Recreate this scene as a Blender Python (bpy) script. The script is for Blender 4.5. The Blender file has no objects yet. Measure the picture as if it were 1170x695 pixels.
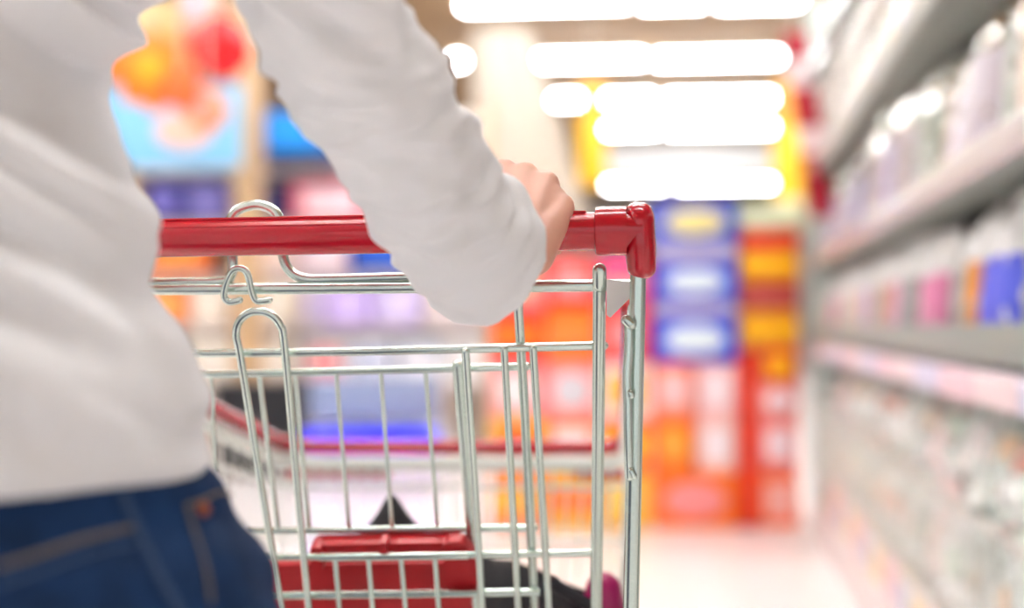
import bpy, math, random
import numpy as np
from mathutils import Vector, noise, Matrix
random.seed(7)
V = Vector
C = bpy.context.scene.collection
sc = bpy.context.scene
FPX = 1300.0
CAM = V((0, 0, .95))
PITCH = math.atan(27.5 / FPX); ROLL = .009
F = V((0, math.cos(PITCH), math.sin(PITCH)))
R0 = V((1, 0, 0)); U0 = R0.cross(F)
Rv = (R0 * math.cos(ROLL) - U0 * math.sin(ROLL)).normalized()
Uv = Rv.cross(F).normalized()

def ray(px, py): return F + Rv * ((px - 585) / FPX) + Uv * ((347.5 - py) / FPX)
def at(px, py, D): return CAM + ray(px, py) * D

# ------------------------------------------------------------------ materials
def lin(c):
    r = []
    for v in c:
        v /= 255.0
        r.append(v / 12.92 if v <= .04045 else ((v + .055) / 1.055) ** 2.4)
    return (*r, 1)
MATS = {}
def mat(name, col, rough=.5, metal=0, emis=None, strength=0, bump=None, spec=.5, trans=0, coat=0, sheen=0, sss=0, vary=0, vscale=8):
    if name in MATS: return MATS[name]
    m = bpy.data.materials.new(name); m.use_nodes = True
    nt = m.node_tree; b = nt.nodes['Principled BSDF']
    c = lin(col)
    b.inputs['Base Color'].default_value = c
    b.inputs['Roughness'].default_value = rough
    b.inputs['Metallic'].default_value = metal
    b.inputs['Specular IOR Level'].default_value = spec
    b.inputs['Transmission Weight'].default_value = trans
    b.inputs['Coat Weight'].default_value = coat
    b.inputs['Sheen Weight'].default_value = sheen
    if sss:
        b.inputs['Subsurface Weight'].default_value = sss
        b.inputs['Subsurface Radius'].default_value = (1, .35, .2)
        b.inputs['Subsurface Scale'].default_value = .006
    if emis:
        b.inputs['Emission Color'].default_value = lin(emis)
        b.inputs['Emission Strength'].default_value = strength
    tc = nt.nodes.new('ShaderNodeTexCoord')
    if vary:
        n = nt.nodes.new('ShaderNodeTexNoise'); n.inputs['Scale'].default_value = vscale
        n.inputs['Detail'].default_value = 4
        nt.links.new(tc.outputs['Object'], n.inputs['Vector'])
        mx = nt.nodes.new('ShaderNodeMix'); mx.data_type = 'RGBA'
        mx.inputs[6].default_value = tuple(min(1, v * (1 - vary)) for v in c[:3]) + (1,)
        mx.inputs[7].default_value = tuple(min(1, v * (1 + vary)) for v in c[:3]) + (1,)
        nt.links.new(n.outputs['Fac'], mx.inputs[0]); nt.links.new(mx.outputs[2], b.inputs['Base Color'])
    if bump:
        sc_, st, dist = bump
        n = nt.nodes.new('ShaderNodeTexNoise'); n.inputs['Scale'].default_value = sc_
        n.inputs['Detail'].default_value = 3
        nt.links.new(tc.outputs['Object'], n.inputs['Vector'])
        bp = nt.nodes.new('ShaderNodeBump'); bp.inputs['Strength'].default_value = st
        bp.inputs['Distance'].default_value = dist
        nt.links.new(n.outputs['Fac'], bp.inputs['Height']); nt.links.new(bp.outputs['Normal'], b.inputs['Normal'])
    MATS[name] = m
    return m
def cmat(col, rough=.45, **k): return mat('print_%d_%d_%d_%d' % (*col, int(rough * 100)), col, rough, **k)

# ------------------------------------------------------------------ mesh builder
class MB:
    def __init__(s): s.v = []; s.f = []
    def add(s, vs, fs):
        o = len(s.v); s.v += [V(p) for p in vs]; s.f += [tuple(i + o for i in f) for f in fs]
    def box(s, c, ex, ey, ez, hx, hy, hz, bev=0):
        bm_v = []
        if bev <= 0:
            for a in (-1, 1):
                for b in (-1, 1):
                    for d in (-1, 1): bm_v.append(c + ex * hx * a + ey * hy * b + ez * hz * d)
            s.add(bm_v, [(0, 1, 3, 2), (4, 6, 7, 5), (0, 4, 5, 1), (2, 3, 7, 6), (0, 2, 6, 4), (1, 5, 7, 3)])
            return
        import bmesh
        bm = bmesh.new(); bmesh.ops.create_cube(bm, size=2)
        for v in bm.verts: v.co = V((v.co.x * hx, v.co.y * hy, v.co.z * hz))
        bmesh.ops.bevel(bm, geom=bm.edges[:], offset=bev, segments=3, affect='EDGES', profile=.5)
        bm.verts.index_update()
        s.add([c + ex * v.co.x + ey * v.co.y + ez * v.co.z for v in bm.verts], [tuple(v.index for v in f.verts) for f in bm.faces])
        bm.free()
    def rings(s, rings, closed_ends=True):
        n = len(rings[0]); o = []
        vs = [p for r in rings for p in r]; fs = []
        for i in range(len(rings) - 1):
            for j in range(n):
                k = (j + 1) % n
                fs.append((i * n + j, i * n + k, (i + 1) * n + k, (i + 1) * n + j))
        if closed_ends:
            fs.append(tuple(range(n))[::-1]); b = (len(rings) - 1) * n
            fs.append(tuple(b + j for j in range(n)))
        s.add(vs, fs)
    def tube(s, pts, r, n=14, caps=True, fil=0, round_end=False):
        pts = [V(p) for p in pts]
        if fil: pts = fillet(pts, fil)
        m = len(pts); rs = r if isinstance(r, (list, tuple)) else [r] * m
        if round_end:
            np_, nr = [], []
            for a in (80, 60, 35, 15):
                d = (pts[0] - pts[1]).normalized(); np_.append(pts[0] + d * rs[0] * math.sin(math.radians(a))); nr.append(rs[0] * math.cos(math.radians(a)))
            np_ += pts; nr += list(rs)
            for a in (15, 35, 60, 80):
                d = (pts[-1] - pts[-2]).normalized(); np_.append(pts[-1] + d * rs[-1] * math.sin(math.radians(a))); nr.append(rs[-1] * math.cos(math.radians(a)))
            pts, rs = np_, nr; m = len(pts)
        t0 = (pts[1] - pts[0]).normalized()
        ref = V((0, 0, 1)) if abs(t0.z) < .9 else V((0, 1, 0))
        u = (ref - t0 * ref.dot(t0)).normalized(); rr = []
        for i in range(m):
            t = (pts[min(i + 1, m - 1)] - pts[max(i - 1, 0)]).normalized()
            u = (u - t * u.dot(t)).normalized(); w = t.cross(u)
            rr.append([pts[i] + (u * math.cos(2 * math.pi * j / n) + w * math.sin(2 * math.pi * j / n)) * rs[i] for j in range(n)])
        s.rings(rr, caps)
    def ball(s, c, r, sx=1, sy=1, sz=1, n=20):
        rings = []
        for i in range(1, n):
            a = math.pi * i / n
            rings.append([c + V((math.sin(a) * math.cos(2 * math.pi * j / (n * 2)) * r * sx, math.sin(a) * math.sin(2 * math.pi * j / (n * 2)) * r * sy, -math.cos(a) * r * sz)) for j in range(n * 2)])
        s.rings(rings)
    def build(s, name, m, parent=None, root=None, smooth=True, auto=40):
        off = V((0, 0, 0))
        if root is not None: off = V(root.location)
        me = bpy.data.meshes.new(name)
        me.from_pydata([tuple(p - off) for p in s.v], [], s.f); me.update()
        import bmesh
        bm = bmesh.new(); bm.from_mesh(me); bmesh.ops.recalc_face_normals(bm, faces=bm.faces)
        for f in bm.faces: f.smooth = smooth
        if smooth and auto:
            lim = math.radians(auto)
            for e in bm.edges:
                if len(e.link_faces) == 2 and e.calc_face_angle(0) > lim: e.smooth = False
        bm.to_mesh(me); bm.free()
        me.materials.append(m)
        o = bpy.data.objects.new(name, me); C.objects.link(o)
        if parent is not None: o.parent = parent
        return o

def fillet(pts, r, seg=7):
    out = [pts[0]]
    for i in range(1, len(pts) - 1):
        a, b, c = pts[i - 1], pts[i], pts[i + 1]
        d1, d2 = (a - b), (c - b); l = min(r, d1.length * .48, d2.length * .48)
        p, q = b + d1.normalized() * l, b + d2.normalized() * l
        for k in range(seg + 1):
            t = k / seg; out.append(p * (1 - t) ** 2 + b * 2 * t * (1 - t) + q * t * t)
    out.append(pts[-1]); return out
def smooth_path(pts, n=8):
    out = []
    P = [pts[0]] + list(pts) + [pts[-1]]
    for i in range(1, len(P) - 2):
        for k in range(n):
            t = k / n; a, b, c, d = P[i - 1], P[i], P[i + 1], P[i + 2]
            out.append(.5 * ((2 * b) + (c - a) * t + (2 * a - 5 * b + 4 * c - d) * t * t + (3 * b - a - 3 * c + d) * t ** 3))
    out.append(P[-2]); return out

def tag(o, label=None, cat=None, group=None, kind=None):
    if label: o['label'] = label
    if cat: o['category'] = cat
    if group: o['group'] = group
    if kind: o['kind'] = kind
    return o
def empty(name, loc, label, cat, group=None):
    o = bpy.data.objects.new(name, None); C.objects.link(o); o.location = loc; o.empty_display_size = .1
    return tag(o, label, cat, group)
def lerp(a, b_, t): return a * (1 - t) + b_ * t
X, Y, Z = V((1, 0, 0)), V((0, 1, 0)), V((0, 0, 1))
def yaw_axes(deg):
    a = math.radians(deg)      # positive: forward axis turned to the right
    return V((math.cos(a), -math.sin(a), 0)), V((math.sin(a), math.cos(a), 0))

# ================================================================== THE STORE
sA, aA = yaw_axes(10)      # right / forward along the aisle
def room_box(name, c, hx, hy, hz, m, kind='structure'):
    b = MB(); b.box(c, sA, aA, Z, hx, hy, hz); o = b.build(name, m, smooth=False); o['kind'] = kind; return o
m_floor = mat('polished_floor', (246, 240, 238), .22, spec=.4, vary=.03, vscale=1.5)
m_ceil = mat('tan_ceiling', (160, 130, 96), .8, vary=.08, vscale=2)
m_wall = mat('pale_wall', (225, 222, 216), .8)
room_box('floor', aA * 14 + V((0, 0, -.05)), 16, 25, .05, m_floor)
room_box('ceiling', aA * 14 + V((0, 0, 5.15)), 16, 25, .05, m_ceil)
room_box('wall_back', aA * 39 + V((0, 0, 2.55)), 16, .1, 2.55, m_wall)
room_box('wall_left', aA * 14 - sA * 16 + V((0, 0, 2.55)), .1, 25, 2.55, m_wall)
room_box('wall_right', aA * 14 + sA * 16 + V((0, 0, 2.55)), .1, 25, 2.55, m_wall)

# ceiling lights
m_tube = mat('lit_tube', (255, 250, 240), .5, emis=(246, 249, 255), strength=20)
m_house = mat('lamp_housing', (222, 214, 200), .5)
lx, ly = yaw_axes(3)
def ceiling_light(c, L, label, group, w=.075):
    t = empty('ceiling_light', V((c.x, c.y, 5.1)), label, 'ceiling light', group)
    h = MB(); h.box(c + V((0, 0, .055)), lx, ly, Z, L / 2, w + .05, .02, .008)
    for s in (-1, 1): h.tube([c + lx * s * L * .35 + V((0, 0, .06)), V((c.x, c.y, 5.1)) + lx * s * L * .35], .008, 8)
    h.build('housing', m_house, t, t)
    g = MB()
    for s in (-1, 1): g.tube([c - lx * (L / 2 - .02) + ly * s * w * .6, c + lx * (L / 2 - .02) + ly * s * w * .6], w * .5, 12, round_end=True)
    g.build('tube', m_tube, t, t)
rows = [(12, 14, [(523, 722, 'left'), (728, 808, 'middle'), (816, 918, 'right')], 'first row of lights from the top edge'),
        (67, 17, [(508, 538, 'leftmost'), (594, 740, 'middle'), (745, 895, 'right')], 'second row of lights from the top'),
        (114, 20, [(624, 673, 'short left'), (687, 752, 'middle'), (757, 890, 'right')], 'third row of lights from the top'),
        (149, 23, [(687, 756, 'left'), (760, 890, 'right')], 'fourth row of lights from the top'),
        (213, 32, [(688, 765, 'left'), (770, 887, 'right')], 'lowest and farthest row of lights')]
for (y, D, segs, rn) in rows:
    for (x0, x1, nm) in segs:
        pc = at((x0 + x1) / 2, y, D)
        pc.z = 4.95
        L = (x1 - x0 - 14) / FPX * D if nm not in ('leftmost', 'short left') else (x1 - x0 - 20) / FPX * D
        ceiling_light(pc, L, 'fluorescent ceiling light, %s in the %s' % (nm, rn), 'fluorescent lights in rows on the ceiling', .08)
for D in (10.5, 7, 3.8, .9):
    for xx in (-5.2, -.2, 4.8):
        ceiling_light(V((xx + .4, D, 4.95)), 3.4, 'lit fluorescent ceiling light above the near end of the aisle, out of the picture', 'ceiling lights over the near aisle', .08)

# hung things overhead
def hang(mb, p, r=.006):
    mb.tube([p, V((p.x, p.y, 5.1))], r, 6)
b = MB(); c = at(790, 184, 25)
b.box(c, lx, ly, Z, 2.1, .1, .36, .03); 
o = b.build('bulkhead_sign', mat('bulkhead', (222, 222, 220), .6)); tag(o, 'plain pale grey overhead sign board between the fourth and lowest rows of lights', 'sign')
for s_ in (-1, 1):
    wr = MB(); hang(wr, c + lx * 1.8 * s_ + Z * .35); wr.build('hanging_wire', m_house, o)
def banner(x0, y0, x1, y1, D, cols, label, slant=0, name='hanging_banner'):
    p = at((x0 + x1) / 2, (y0 + y1) / 2, D)
    t = empty(name, V((p.x, p.y, 5.1)), label, 'banner')
    H = (y1 - y0) / FPX * D; W = (x1 - x0) / FPX * D; n = len(cols); top = at((x0 + x1) / 2, y0, D)
    wr = MB(); wr.tube([top, V((top.x, top.y, 5.1))], .006, 6); wr.build('hanging_wire', m_house, t, t)
    z = 0
    for (h, col) in cols:
        c = top - Z * (z + h / 2) * H + lx * slant * (z + h / 2)
        bb = MB()
        hx = W / 2
        ex = lx; ez = (Z - lx * slant / H).normalized()
        bb.box(c, ex, ly, ez, hx, .012, h * H / 2, .004)
        bb.build('panel', cmat(col), t, t)
        z += h
banner(662, 94, 692, 212, 11, [(.35, (255, 186, 60)), (.65, (255, 196, 20))], 'narrow yellow hanging banner left of the rows of lights', 0)
banner(882, 92, 914, 262, 11, [(.3, (250, 178, 70)), (.5, (255, 205, 40)), (.2, (240, 235, 190))], 'narrow yellow hanging banner beside the red and white banner', 0)
banner(893, 38, 921, 250, 5.0, [(.14, (186, 26, 52)), (.16, (235, 215, 215)), (.21, (186, 26, 52)), (.15, (235, 210, 212)), (.34, (186, 26, 52))], 'slanted red and white hanging banner at the far end of the shelving', .12)
# pale drape, leaning
t = empty('hanging_drape', V((at(580, 30, 12).x, 12, 5.1)), 'tall pale beige fabric drape hanging from the ceiling behind the hand', 'drape')
rr = []
for i in range(24):
    k = i / 23; y = 36 + k * 215; c = at(573 + 34 * k, y, 12); w = (.30 + .28 * k)
    rr.append([c + lx * math.cos(a) * w * (1 + .07 * math.sin(9 * a)) + ly * math.sin(a) * .14 * (1 + .2 * math.sin(9 * a)) for a in [2 * math.pi * j / 72 for j in range(72)]])
b = MB(); b.rings(rr); b.build('cloth', mat('drape', (190, 180, 166), .85), t, t)
b = MB(); p = at(573, 36, 12); b.tube([p, V((p.x, p.y, 5.1))], .01, 8); b.build('hanging_wire', m_house, t, t)

# ------------------------------------------------------------------ aisle shelving on the right
LAT = .465
def S(u, v, z): return aA * u + sA * (LAT + v) + Z * z
U0_, U1_ = .9, 5.55
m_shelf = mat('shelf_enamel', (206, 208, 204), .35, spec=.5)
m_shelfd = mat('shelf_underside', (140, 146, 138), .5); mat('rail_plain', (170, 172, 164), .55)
m_back = mat('shelf_back', (140, 148, 140), .5)
gond = empty('shelving_unit', S((U0_ + U1_) / 2, .25, 0), 'long grey metal shelving unit full of packets along the right of the aisle', 'shelving')
b = MB(); b.box(S((U0_ + U1_) / 2, .47, 1.2), sA, aA, Z, .015, (U1_ - U0_) / 2, 1.2, .004); b.build('back_panel', m_back, gond, gond)
for u in (U0_ + .02, 2.45, 4.0):
    b = MB(); b.box(S(u, .43, 1.2), sA, aA, Z, .02, .025, 1.2, .004); b.build('post', m_shelf, gond, gond)
b = MB(); b.box(S(U1_ + .03, .06, 1.25), sA, aA, Z, .065, .04, 1.25, .006)
b.box(S(U1_ + .03, .27, 1.25), sA, aA, Z, .2, .012, 1.22, .004)
o = b.build('end_panel', mat('end_frame', (208, 222, 216), .4), gond, gond); o['label'] = 'pale grey-green end upright'
TIERS = [(2.10, 'top'), (1.66, 'upper'), (1.257, 'second'), (.86, 'waist high')]
for z, nm in TIERS:
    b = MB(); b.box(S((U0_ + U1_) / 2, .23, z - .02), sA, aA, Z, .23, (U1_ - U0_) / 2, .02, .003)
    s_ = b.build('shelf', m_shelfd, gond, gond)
    b = MB(); b.box(S((U0_ + U1_) / 2, -.006, z - .02), sA, aA, Z, .008, (U1_ - U0_) / 2, .03, .004)
    b.build('price_rail', mat('rail_' + nm if nm != 'upper' else 'rail_plain', {(.86): (214, 196, 206), (1.257): (226, 220, 218)}.get(z, (176, 178, 170)), .22, metal=.4, spec=.7, bump=(14, .5, .01)), s_, gond)
b = MB(); b.box(S((U0_ + U1_) / 2, .23, .06), sA, aA, Z, .23, (U1_ - U0_) / 2, .06, .004); b.build('base_plinth', mat('plinth', (226, 214, 212), .4), gond, gond)
b = MB(); b.box(S((U0_ + U1_) / 2, .004, .915), sA, aA, Z, .004, (U1_ - U0_) / 2, .035, .002); b.build('riser', mat('riser', (150, 162, 154), .4), gond, gond)
# price cards on the waist-high rail
k = 0
ORD = 'nearest second third fourth fifth sixth seventh eighth ninth tenth eleventh twelfth thirteenth fourteenth fifteenth sixteenth seventeenth eighteenth nineteenth twentieth'.split()
ORD += ['twenty-' + w for w in 'first second third fourth fifth sixth seventh eighth ninth'.split()] + ['thirtieth']
def ordn(i): return ORD[i] if i else 'first'
for u in [1.35 + .3 * i for i in range(13)]:
    b = MB(); b.box(S(u, -.019, .84), sA, aA, Z, .002, .144, .027, .001)
    b.build('price_card', cmat([(236, 206, 216), (214, 214, 236), (240, 222, 224)][k % 3]), gond, gond); k += 1

def pouch_mesh(w, h, t, seed, nx=14, ny=20, amp=.006):
    rr = []
    v = []; f = []
    for side in (1, -1):
        for j in range(ny + 1):
            for i in range(nx + 1):
                x = i / nx * 2 - 1; y = j / ny * 2 - 1
                th = t * max(0, (1 - abs(x) ** 3)) ** .6 * max(0, 1 - max(0, (abs(y) - .1) / .8) ** 3 if abs(y) < .9 else 0) ** .7
                pn = noise.noise(V((x * 2 + seed * 7, y * 2.6, side * 3))) * 2 + noise.noise(V((x * 5 + seed, y * 6, side * 5)))
                inn = min(1, (1 - abs(x)) * 4) * min(1, (1 - abs(y)) * 5)
                d = (th + .0015 + amp * pn * inn)
                v.append(V((x * w / 2 * (1 - .05 * (1 - y * y) * 0), -side * max(d, .0008), (y + 1) * h / 2)))
        o = 0 if side == 1 else (nx + 1) * (ny + 1)
        for j in range(ny):
            for i in range(nx):
                a = o + j * (nx + 1) + i
                q = (a, a + 1, a + nx + 2, a + nx + 1)
                f.append(q if side == 1 else q[::-1])
    m = MB(); m.v = v; m.f = f
    n0 = (nx + 1) * (ny + 1)
    edge = [i for i in range(nx + 1)] + [j * (nx + 1) + nx for j in range(1, ny + 1)] + [ny * (nx + 1) + i for i in range(nx - 1, -1, -1)] + [j * (nx + 1) for j in range(ny - 1, 0, -1)]
    for i in range(len(edge)):
        a, b_ = edge[i], edge[(i + 1) % len(edge)]
        m.f.append((a, n0 + a, n0 + b_, b_))
    return m
def fin(mb, name, m):
    o = mb.build(name, m); d = o.data; bpy.data.objects.remove(o); return d
def place(name, data_parts, loc, rz, label, cat, group, tilt=0, lean=0, k=1):
    root = None
    for (pn, d, m) in data_parts:
        o = bpy.data.objects.new(name if root is None else pn, d); C.objects.link(o)
        if m is not None:
            o.material_slots[0].link = 'OBJECT'; o.material_slots[0].material = m
        if root is None:
            root = o; o.location = loc; o.rotation_euler = (lean, tilt, rz); o.scale = (k, k, k); tag(o, label, cat, group)
        else: o.parent = root
    return root
RZ = math.radians(-10 + 90)     # fronts face the aisle (towards -sA)
RZ = math.atan2(-aA.x * 0 + sA.y, sA.x) + math.radians(-90)   # local -Y -> -sA

m_foil = mat('foil', (205, 206, 204), .12, metal=.75, spec=.6, bump=(26, .8, .02))
m_film = mat('clear_film', (232, 234, 230), .14, spec=.8, coat=.6)
m_jar = mat('jar_glass', (226, 230, 222), .06, metal=.5, spec=.8, coat=.5)
pv = [fin(pouch_mesh(.15, .27, .036, i, 20, 28, .010), 'pouch', m_foil) for i in range(4)]
# band: the printed lower half of a pouch, a shell just proud of it
def band_mesh(w, h0, h1, t):
    m = MB(); n = 12
    f_ = [V((math.copysign(abs(math.cos(a)) ** .7, math.cos(a)) * w / 2, math.copysign(abs(math.sin(a)) ** .8, math.sin(a)) * t, 0)) for a in [2 * math.pi * i / 28 for i in range(28)]]
    m.rings([[p + Z * z for p in f_] for z in (h0, h0 + .004, (h0 + h1) / 2, h1 - .004, h1)]); return m
bandd = fin(band_mesh(.146, .012, .165, .047), 'printed_band', m_foil)
seal = MB(); seal.box(V((0, 0, .262)), X, Y, Z, .072, .003, .012, .001); seald = fin(seal, 'seal', m_foil)
# jar
def lathe(prof, n=24):
    m = MB(); m.rings([[V((r * math.cos(2 * math.pi * j / n), r * math.sin(2 * math.pi * j / n), z)) for j in range(n)] for r, z in prof]); return m
jar = fin(lathe([(.045, 0), (.052, .006), (.052, .12), (.047, .145), (.036, .155), (.036, .16)]), 'jar', m_jar)
lid = fin(lathe([(.040, .158), (.042, .162), (.042, .182), (.038, .186)]), 'lid', m_shelf)
lab = fin(lathe([(.0525, .03), (.0535, .032), (.0535, .10), (.0525, .102)]), 'paper_label', m_shelf)
# top shelf (upper) : jars and pouches
i = 0
cols_u = [('silver', (206, 206, 202)), ('white', (238, 236, 230)), ('pale grey', (190, 192, 188)), ('cream', (238, 226, 206))]
for i in range(21):
    u = 2.3 + i * .155; cn, cc = cols_u[i % 4]
    place('glass_jar', [('jar', jar, None), ('lid', lid, cmat(cc, .3)), ('paper_label', lab, cmat([(222, 200, 190), (205, 210, 200), (238, 210, 180), (214, 206, 222)][(i * 3) % 4]))],
          S(u, .07, 1.66), RZ, 'glass jar with %s lid on the uppermost shelf, %s from the near end' % (cn, ordn(i)), 'jar', 'jars on the uppermost shelf')
    place('glass_jar', [('jar', jar, None), ('lid', lid, cmat(cc, .3)), ('paper_label', lab, cmat((214, 206, 200)))],
          S(u + .03, .07, 1.8465), RZ, 'glass jar with %s lid stacked on another jar, %s stacked one along' % (cn, ordn(i)), 'jar', 'jars stacked on the lower jars of the uppermost shelf') if i > 3 else None
cols_b = [('silver', (208, 208, 204)), ('grey', (168, 172, 166)), ('white', (236, 234, 230)), ('silver', (196, 198, 190))]
m_b = [mat('foil_b%d' % k, c[1], .05 if k % 2 else .09, metal=1, spec=.8, bump=(16, .35, .01)) for k, c in enumerate(cols_b)]
bc = [(196, 184, 180), (182, 174, 206), (200, 168, 146), (176, 184, 172), (190, 178, 188)]
bn = ['pink', 'lilac', 'tan', 'sage', 'mauve']
for i in range(25):
    u = 1.62 + i * .158 + random.uniform(-.02, .02)
    place('foil_pouch', [('p', pv[i % 4], m_b[i % 4]), ('printed_band', bandd, cmat(bc[i % 5], .3)), ('seal', seald, m_b[i % 4])],
          S(u, .075 + random.uniform(0, .05), 1.257), RZ + random.uniform(-.4, .4),
          'shiny %s pouch with %s band on the second shelf, %s from near end' % (cols_b[i % 4][0], bn[i % 5], ordn(i)), 'pouch', 'shiny pouches on the second shelf', lean=random.uniform(-.2, 0), k=random.uniform(1.22, 1.36))
_cc = {'lilac': (196, 158, 204), 'tan': (200, 178, 150), 'grey-green': (140, 152, 142), 'blue': (96, 110, 238), 'pale blue': (180, 192, 214), 'orange': (240, 160, 60), 'pink': (226, 140, 180), 'rose': (222, 150, 170), 'lavender': (176, 180, 210), 'cream': (226, 214, 196)}
cols_c = [(k_, _cc[k_]) for k_ in ('lilac tan grey-green blue blue orange grey-green pink pink grey-green lavender rose rose tan grey-green lavender rose cream pale-blue tan lavender grey-green rose cream tan').replace('pale-blue', 'cream').split()]
m_c = mat('white_film', (240, 240, 238), .16, spec=.7, coat=.5, bump=(26, .5, .01))
for i in range(25):
    u = 1.66 + i * .158; cn, cc = cols_c[i]
    place('packet', [('p', pv[(i + 1) % 4], m_c), ('printed_band', bandd, cmat(cc, .35)), ('seal', seald, m_c)],
          S(u, .075 + random.uniform(0, .03), .88), RZ + random.uniform(-.3, .3),
          'white packet with %s lower half, waist-high shelf, %s from near end' % (cn, ordn(i)), 'packet', 'packets on the waist-high shelf', lean=-.1, k=random.uniform(1.08, 1.18))
# wire bins with piled packs
m_wire = mat('zinc_wire', (206, 214, 208), .28, metal=.85, spec=.6)
pkv = [fin(pouch_mesh(.17, .2, .03, 20 + i, amp=.014), 'pack', m_foil) for i in range(4)]
pcol = [('white', (250, 248, 246)), ('clear', (228, 238, 232)), ('silver', (224, 230, 226)), ('pinkish', (250, 228, 226)), ('white', (244, 250, 246))]
m_p = [mat('pack_film%d' % k, c[1], .12, spec=.8, coat=.7, metal=.3 if k == 2 else 0, bump=(30, .5, .01)) for k, c in enumerate(pcol)]
stk = MB(); stk.box(V((0, -.034, .1)), X, Y, Z, .036, .0035, .026, .002); stkd = fin(stk, 'sticker', m_foil)
scol = [('salmon', (236, 170, 150)), ('peach', (240, 206, 170)), ('pink', (240, 212, 210)), ('green', (206, 222, 206))]
b_i = 0
for bi, (u0, u1) in enumerate([(1.2, 2.2), (2.24, 3.24), (3.28, 4.28), (4.32, 5.32)]):
    t = empty('wire_bin', S((u0 + u1) / 2, .2, .34), 'wire bin heaped with packs under the shelf, %s from near end' % ordn(bi), 'wire bin', 'wire bins under the waist-high shelf')
    fr = MB(); 
    fr.tube([S(u0, 0, .60), S(u1, 0, .60), S(u1, .42, .60), S(u0, .42, .60), S(u0, 0, .60)], .006, 8)
    fr.tube([S(u0, 0, .34), S(u1, 0, .34), S(u1, .42, .34), S(u0, .42, .34), S(u0, 0, .34)], .005, 8)
    fr.build('rim', m_wire, t, t)
    br = MB()
    for j in range(17):
        u = u0 + (u1 - u0) * j / 16; br.tube([S(u, 0, .60), S(u, 0, .34), S(u, .42, .34)], .003, 6)
    br.build('bars', m_wire, t, t)
    n = 7
    for layer in range(3):
        for j in range(n):
            u = u0 + .085 + (u1 - u0 - .17) * j / (n - 1) 
            cn = random.randrange(5); sn = random.randrange(4)
            z = [.345, .47, .60][layer]; v = [.05, .07, .06][layer]
            place('snack_pack', [('p', pkv[(j + layer) % 4], m_p[cn]), ('sticker', stkd, cmat(scol[sn][1], .3))],
                  S(u, v, z), RZ + random.uniform(-.3, .3),
                  '%s pack, %s sticker, in %s wire bin, %s layer, %s along' % (pcol[cn][0], scol[sn][0], ordn(bi), ['bottom', 'middle', 'top'][layer], ordn(j)),
                  'pack', 'packs heaped in the wire bins', tilt=random.uniform(-.3, .3), lean=[-.12, -.4, -.6][layer], k=random.uniform(.95, 1.2))
# base boxes on the plinth
boxb = MB(); boxb.box(V((0, 0, .09)), X, Y, Z, .11, .1, .09, .006); boxd = fin(boxb, 'box', m_foil)
bxl = MB(); bxl.box(V((0, -.102, .09)), X, Y, Z, .08, .003, .05, .002); bxld = fin(bxl, 'front_label', m_foil)
for i in range(15):
    u = 2.0 + i * .24
    cc = [('pale pink', (244, 222, 222)), ('white', (244, 240, 236)), ('cream', (244, 232, 214))][i % 3]
    place('small_carton', [('c', boxd, cmat(cc[1], .4)), ('front_label', bxld, cmat([(236, 190, 200), (200, 210, 230), (240, 214, 160)][(i * 2) % 3]))],
          S(u, .13, .12), RZ, '%s carton on the shelving plinth, %s from the near end' % (cc[0], ordn(i)), 'carton', 'cartons along the bottom of the shelving')

# ------------------------------------------------------------------ coloured carton stacks at the aisle end
ex5, ey5 = yaw_axes(4)
def carton(x0, y0, x1, y1, D, col, lcol, label, group, lshape='rect', depth=.26, floor=False, name='carton', zbase=None, ax=None, stripe=None):
    ex, ey = ax or (ex5, ey5)
    p0 = at((x0 + x1) / 2, y1, D); z0 = p0.z if zbase is None else zbase; z1 = at((x0 + x1) / 2, y0, D).z
    W = (x1 - x0) / FPX * D / 2; H = (z1 - z0) / 2
    c = V((p0.x, p0.y, z0 + H)) + ey * depth / 2
    b = MB(); b.box(c, ex, ey, Z, W - .004, depth / 2, H - .001, .01)
    o = b.build(name, cmat(col, .4)); tag(o, label, 'carton', group)
    g = MB(); fc = c - ey * (depth / 2)
    if lshape == 'oval':
        g.rings([[fc - ey * q + ex * math.cos(a) * W * k + Z * math.sin(a) * H * k * .9 for a in [2 * math.pi * j / 40 for j in range(40)]] for q, k in ((-.002, .72), (.003, .72), (.0045, .69))])
    elif lshape == 'band':
        g.box(fc, ex, ey, Z, W - .012, .004, H * .42, .002)
    else:
        g.box(fc, ex, ey, Z, W * .68, .004, H * .62, .002)
    g.build('printed_label', cmat(lcol, .35), o)
    if stripe:
        g = MB(); g.box(fc + ex * W * .82, ex, ey, Z, W * .1, .005, H * .8, .001); g.build('side_stripe', cmat(stripe, .35), o)
    return o
GD = 5.35
ORG, RED, YEL, WHT, BLU, PNK, MAG = (255, 120, 20), (240, 50, 36), (255, 190, 10), (250, 236, 236), (24, 56, 216), (250, 150, 150), (240, 20, 130)
rowsY = [604, 540, 478, 414, 350, 292, 232]
zr = [0.0] + [at(800, y, GD).z for y in rowsY[1:]]
grid = {   # column: (x0,x1) -> bottom to top
 (560, 622): [(ORG, YEL), (YEL, RED), (PNK, WHT), (RED, ORG), (PNK, (250, 190, 150))],
 (623, 684): [(YEL, ORG), (ORG, WHT), (PNK, (220, 214, 220)), (ORG, (255, 140, 60)), (RED, PNK)],
 (685, 744): [(YEL, (255, 214, 90)), (ORG, YEL), (WHT, YEL), (RED, PNK), (MAG, (250, 140, 150))],
}
nm = {ORG: 'orange', RED: 'red', YEL: 'yellow', WHT: 'white', BLU: 'blue', PNK: 'pink', MAG: 'magenta'}
colname = {560: 'left', 623: 'middle', 685: 'right'}
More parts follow.
